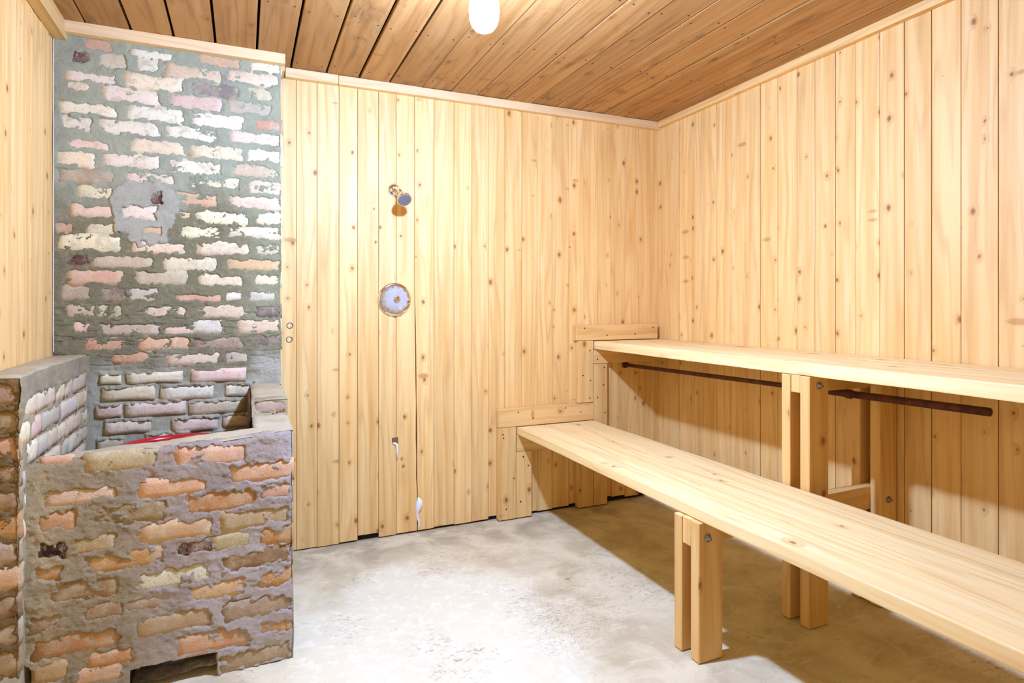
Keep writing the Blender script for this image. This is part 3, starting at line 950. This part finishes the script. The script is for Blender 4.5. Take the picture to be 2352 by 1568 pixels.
# solid cores, the jambs of the ash opening and the ash bed
addh(boxes_mesh([((XL + 0.02, -0.93, 0), (LX - 0.02, CY, 0.93)), ((-2.262, -0.76, 0), (-2.18, CY, 0.72)), ((-2.80, FY + 0.03, 0.16), (-2.19, BY - 0.01, 0.68)),
                 ((-2.384, FY + 0.012, 0), (-2.19, BY - 0.01, 0.16)), ((-2.80, FY + 0.012, 0), (OPEN[0], BY - 0.01, 0.16)), ((OPEN[0], FY + 0.012, OPEN[2] + 0.004), (OPEN[1], BY - 0.01, 0.16))]), 'dark', 'core')
addh(topface(BY - 0.10, CY, LX, -2.282, lambda x, y: 0.022 + 0.012 * fbm(x, y, 0, 3, 14.0), 0.01, darkcol, 0.0), 'ash', 'ash_bed', 'rough charcoal grey ash bed seen through the opening')
for b in HB:
    if b[3] > 0.01: place_brick(hearth, (0, FY, 0), (1, 0, 0), (0, 0, 1), (0, -1, 0), (b[0], b[1], max(b[2], 0.004), b[3]), b[4], proud=0.0, grow=0.009, jit=8)

# red tub inside the hearth
tub = empty('red_tub', (-2.54, -0.455, 0.020))
tag(tub, 'glossy red round tub standing inside the brick hearth', 'tub')
prof = [(0.13, 0.0), (0.15, 0.01), (0.188, 0.575), (0.194, 0.60), (0.199, 0.61), (0.198, 0.618), (0.190, 0.618), (0.184, 0.605), (0.146, 0.02), (0.0001, 0.015)]
o = link('body', lathe(prof, 48), M['red'], tub, (-2.54, -0.455, 0.020), smooth=True)

# ------------------------------------------------------------------ benches
NB = []


def screws(parent, pts, r=0.0032, axis=1):
    """small dark screw heads joined into one part"""
    L = []
    for (x, y, z) in pts:
        d = [r, r, r]; d[axis] = 0.0015
        L.append(((x - d[0], y - d[1], z - d[2]), (x + d[0], y + d[1], z + d[2])))
    o = child('screw_head', boxes_mesh(L), M['nail'], parent); o.location = -world_loc(parent); o['kind'] = 'stuff'
    return o


BEND = -3.30


def seat(parent, xs, z0, z1, ys=None):
    for i in range(len(xs) - 1):
        timber('seat_board', (xs[i] + 0.0018, BEND, z0 + random.uniform(-.001, .001)), (xs[i + 1] - 0.0018, -0.003, z1 + random.uniform(-.001, .001)), 1,
               M['bench'], parent, bev=0.004, bseg=2, wob=0.0022, seg=36, tone=random.uniform(0.98, 1.05))


def bolt(parent, x, y, z):
    ax = (0, -1, 0)
    o = child('bolt', lathe([(0.013, 0), (0.013, 0.002), (0.0085, 0.002), (0.0085, 0.007), (0.0045, 0.0075), (0.0045, 0.016), (0.001, 0.0165)], 12, ax, (x, y, z)), M['zinc'], parent, True, 'zinc carriage bolt end with nut')
    o.location = -world_loc(parent)


low = empty('lower_bench', (-0.72, -1.4, 0.0))
tag(low, 'lower and nearer wooden sauna bench with a wide three-board seat', 'bench', 'tiered sauna benches')
seat(low, [-0.966, -0.800, -0.643, -0.489], 0.452, 0.492)
up = empty('upper_bench', (-0.24, -1.4, 0.0))
tag(up, 'upper wooden sauna bench against the right wall, on tall paired posts', 'bench', 'tiered sauna benches')
seat(up, [-0.480, -0.322, -0.162, -0.003], 0.897, 0.943)


def post(parent, x0, x1, y0, y1, z1, **kw):
    return timber('leg', (x0, y0, 0.0), (x1, y1, z1), 2, M['leg'], parent, bev=0.0025, **kw)


for dy in (0.0, -1.40):
    # lower bench: sandwiched pair of posts and the cross beam
    post(low, -0.982, -0.886, -1.384 + dy, -1.346 + dy, 0.450)
    post(low, -0.980, -0.880, -1.465 + dy, -1.425 + dy, 0.450)
    timber('cross_beam', (-0.978, -1.424 + dy, 0.362), (-0.004, -1.385 + dy, 0.451), 0, M['leg'], low, bev=0.002)
    bolt(low, -0.945, -1.466 + dy, 0.400)
    post(up, -0.484, -0.388, -1.384 + dy, -1.346 + dy, 0.895)
    post(up, -0.482, -0.384, -1.465 + dy, -1.425 + dy, 0.895)
    post(up, -0.104, -0.008, -1.384 + dy, -1.346 + dy, 0.895)
    post(up, -0.104, -0.006, -1.465 + dy, -1.425 + dy, 0.895)
    timber('cross_beam', (-0.480, -1.424 + dy, 0.832), (-0.004, -1.385 + dy, 0.896), 0, M['leg'], up, bev=0.002)
    bolt(up, -0.436, -1.466 + dy, 0.862); bolt(up, -0.056, -1.466 + dy, 0.868); bolt(up, -0.056, -1.466 + dy, 0.405)
# boards on the back wall that carry the bench ends
def wallb(parent, name, x0, x1, z0, z1, axis, th=0.040, tone=None):
    return timber(name, (x0, -th, z0), (x1, -0.003, z1), axis, M['leg'], parent, bev=0.002, tone=tone)


wallb(low, 'wall_cleat', -1.074, -0.486, 0.496, 0.592, 0, 0.041)
wallb(low, 'wall_post', -1.072, -0.972, 0.003, 0.494, 2, 0.040)
wallb(low, 'wall_post', -0.970, -0.878, 0.003, 0.358, 2, 0.039)
wallb(low, 'wall_bearer', -0.968, -0.590, 0.360, 0.450, 0, 0.040)
wallb(low, 'wall_post', -0.586, -0.486, 0.003, 0.450, 2, 0.038)
wallb(up, 'wall_cleat', -0.600, -0.036, 0.948, 1.036, 0, 0.040)
wallb(up, 'wall_post', -0.584, -0.486, 0.595, 0.946, 2, 0.038)
wallb(up, 'wall_post', -0.484, -0.393, 0.003, 0.812, 2, 0.040)
wallb(up, 'wall_bearer', -0.484, -0.004, 0.814, 0.895, 0, 0.039)
screws(low, [(x, -0.0415, z) for x, z in ((-0.96, 0.572), (-0.87, 0.535), (-0.67, 0.575), (-0.57, 0.545), (-1.05, 0.46))] +
       [(x, -0.0405, z) for x, z in ((-1.045, 0.44), (-0.985, 0.22), (-1.03, 0.06), (-0.945, 0.09), (-0.90, 0.28), (-0.93, 0.33))])
screws(up, [(x, -0.0405, z) for x, z in ((-0.545, 1.018), (-0.395, 0.975), (-0.20, 0.978), (-0.07, 1.015), (-0.46, 0.84), (-0.415, 0.79), (-0.46, 0.62), (-0.42, 0.69), (-0.41, 0.53))] +
       [(x, -0.0385, z) for x, z in ((-0.51, 0.89), (-0.555, 0.75), (-0.51, 0.62), (-0.505, 0.72))])

# ------------------------------------------------------------------ rusty pipe under the upper bench
pipe = empty('iron_pipe', (-0.24, -0.95, 0.80))
tag(pipe, 'rusty iron pipe running under the upper bench', 'pipe')
def ppt(y): return (-0.245, y, 0.795 + 0.030 * (-y) / 1.9)
o = child('pipe_rod', tube([ppt(-0.004)] + [ppt(-0.12 * k) for k in range(1, 12)] + [ppt(-1.36)], 0.0105), M['rust'], pipe, True); o.location = -world_loc(pipe)
a, b = ppt(-1.385), ppt(-1.905)
o = child('pipe_rod', tube([ppt(-1.36), a, ppt(-1.55), ppt(-1.72), b, (b[0], b[1] + 0.001, b[2]), (b[0], b[1] + 0.06, b[2])], [0.0125, 0.0135, 0.0135, 0.0135, 0.0135, 0.010, 0.010]), M['rust'], pipe, True); o.location = -world_loc(pipe)
o = child('coupling', tube([ppt(-1.43), ppt(-1.432), ppt(-1.452), ppt(-1.454)], [0.0135, 0.0175, 0.0175, 0.0135]), M['rust'], pipe, True); o.location = -world_loc(pipe)
o = child('wall_flange', tube([ppt(0.0), ppt(-0.006), ppt(-0.007), ppt(-0.022), ppt(-0.023)], [0.02, 0.02, 0.015, 0.015, 0.011]), M['rust'], pipe, True); o.location = -world_loc(pipe)

# ------------------------------------------------------------------ shower head
sh = empty('wall_shower', (-1.622, 0.0, 1.724))
tag(sh, 'small chrome shower head on a short bent arm, high on the pine wall', 'shower')
so = -world_loc(sh)
o = child('flange', lathe([(0.033, 0.0), (0.0335, 0.004), (0.030, 0.010), (0.020, 0.018), (0.012, 0.022)], 32, (0, -1, 0), (-1.622, 0, 1.724)), M['chrome'], sh, True); o.location = so
arm = [(-1.622, -0.015, 1.724), (-1.621, -0.045, 1.724), (-1.618, -0.065, 1.719), (-1.613, -0.082, 1.706), (-1.607, -0.098, 1.688)]
o = child('arm', tube(arm, 0.0095, 16), M['chrome'], sh, True); o.location = so
hd = Vector((0.04, -0.76, -0.65)).normalized()
hb = Vector((-1.607, -0.098, 1.688)) - hd * 0.004
o = child('spray_head', lathe([(0.010, -0.004), (0.014, 0.0), (0.015, 0.010), (0.013, 0.016), (0.018, 0.022), (0.028, 0.034), (0.035, 0.046), (0.0365, 0.056), (0.034, 0.060), (0.030, 0.0605)], 40, hd, hb), M['chrome'], sh, True); o.location = so
o = child('nozzle_plate', lathe([(0.031, 0.059), (0.0305, 0.0618), (0.0295, 0.0622)], 40, hd, hb), M['rubber'], sh, False, 'grey perforated spray plate'); o.location = so
rot = Vector((0, 0, 1)).rotation_difference(hd).to_matrix()
bm = bmesh.new()
for rr, nn in ((0.0, 1), (0.007, 6), (0.014, 12), (0.021, 18), (0.0265, 22)):
    for k in range(nn):
        a_ = 2 * PI * k / nn
        p = rot @ Vector((rr * math.cos(a_), rr * math.sin(a_), 0.0625)) + hb
        bmesh.ops.create_icosphere(bm, subdivisions=1, radius=0.0016, matrix=Matrix.Translation(p))
me = bpy.data.meshes.new('nozzles'); bm.to_mesh(me); bm.free()
o = child('nozzle', me, M['chrome'], sh); o.location = so; o['kind'] = 'stuff'

# ------------------------------------------------------------------ shower valve
va = empty('shower_valve', (-1.622, 0.0, 1.178))
tag(va, 'round chrome shower valve plate with a clear knob', 'valve')
so = -world_loc(va)
vc = (-1.622, 0.0, 1.178)
o = child('escutcheon', lathe([(0.084, 0.0), (0.0845, 0.006), (0.080, 0.013), (0.072, 0.016), (0.064, 0.014), (0.060, 0.012), (0.02, 0.013), (0.0005, 0.013)], 64, (0, -1, 0), vc), M['chrome'], va, True); o.location = so
o = child('knob', lathe([(0.030, 0.016), (0.044, 0.020), (0.056, 0.028), (0.060, 0.040), (0.056, 0.052), (0.046, 0.057), (0.030, 0.058), (0.018, 0.056)], 72, (0, -1, 0), vc, lobes=12, lobe_amp=0.06), M['acrylic'], va, False, 'clear faceted acrylic knob'); o.location = so
o = child('knob_stem', lathe([(0.012, 0.012), (0.012, 0.0155)], 24, (0, -1, 0), vc), M['chrome'], va, True); o.location = so
o = child('knob_cap', lathe([(0.016, 0.0585), (0.016, 0.0625), (0.012, 0.064), (0.0005, 0.0645)], 32, (0, -1, 0), vc), M['chrome'], va, True); o.location = so
for s_ in (-1, 1):
    o = child('plate_screw', lathe([(0.005, 0.0165), (0.005, 0.0185), (0.0005, 0.019)], 12, (0, -1, 0), (vc[0] + s_ * 0.071, 0, vc[2] - 0.012)), M['zinc'], va, True); o.location = so

# ------------------------------------------------------------------ ceiling lamp
la = empty('ceiling_lamp', (LAMP.x, LAMP.y, Hc(LAMP.x, LAMP.y)))
tag(la, 'glowing white glass globe lamp on the boarded ceiling', 'lamp')
zt = Hc(LAMP.x, LAMP.y) - 0.0035
so = -world_loc(la)
o = child('base', lathe([(0.062, zt), (0.062, zt - 0.012), (0.054, zt - 0.03), (0.036, zt - 0.05), (0.033, 2.054), (0.030, 2.050)], 32, (0, 0, 1), (LAMP.x, LAMP.y, 0)), M['porcelain'], la, True); o.location = so
zg = 1.943
gp = [(0.0005, zg), (0.014, zg + 0.001), (0.026, zg + 0.007), (0.036, zg + 0.019), (0.0415, zg + 0.035), (0.044, zg + 0.06), (0.043, zg + 0.082), (0.038, zg + 0.100), (0.030, zg + 0.109)]
o = child('glass_globe', lathe(gp, 32, (0, 0, 1), (LAMP.x, LAMP.y, 0)), M['bulb'], la, True); o.location = so
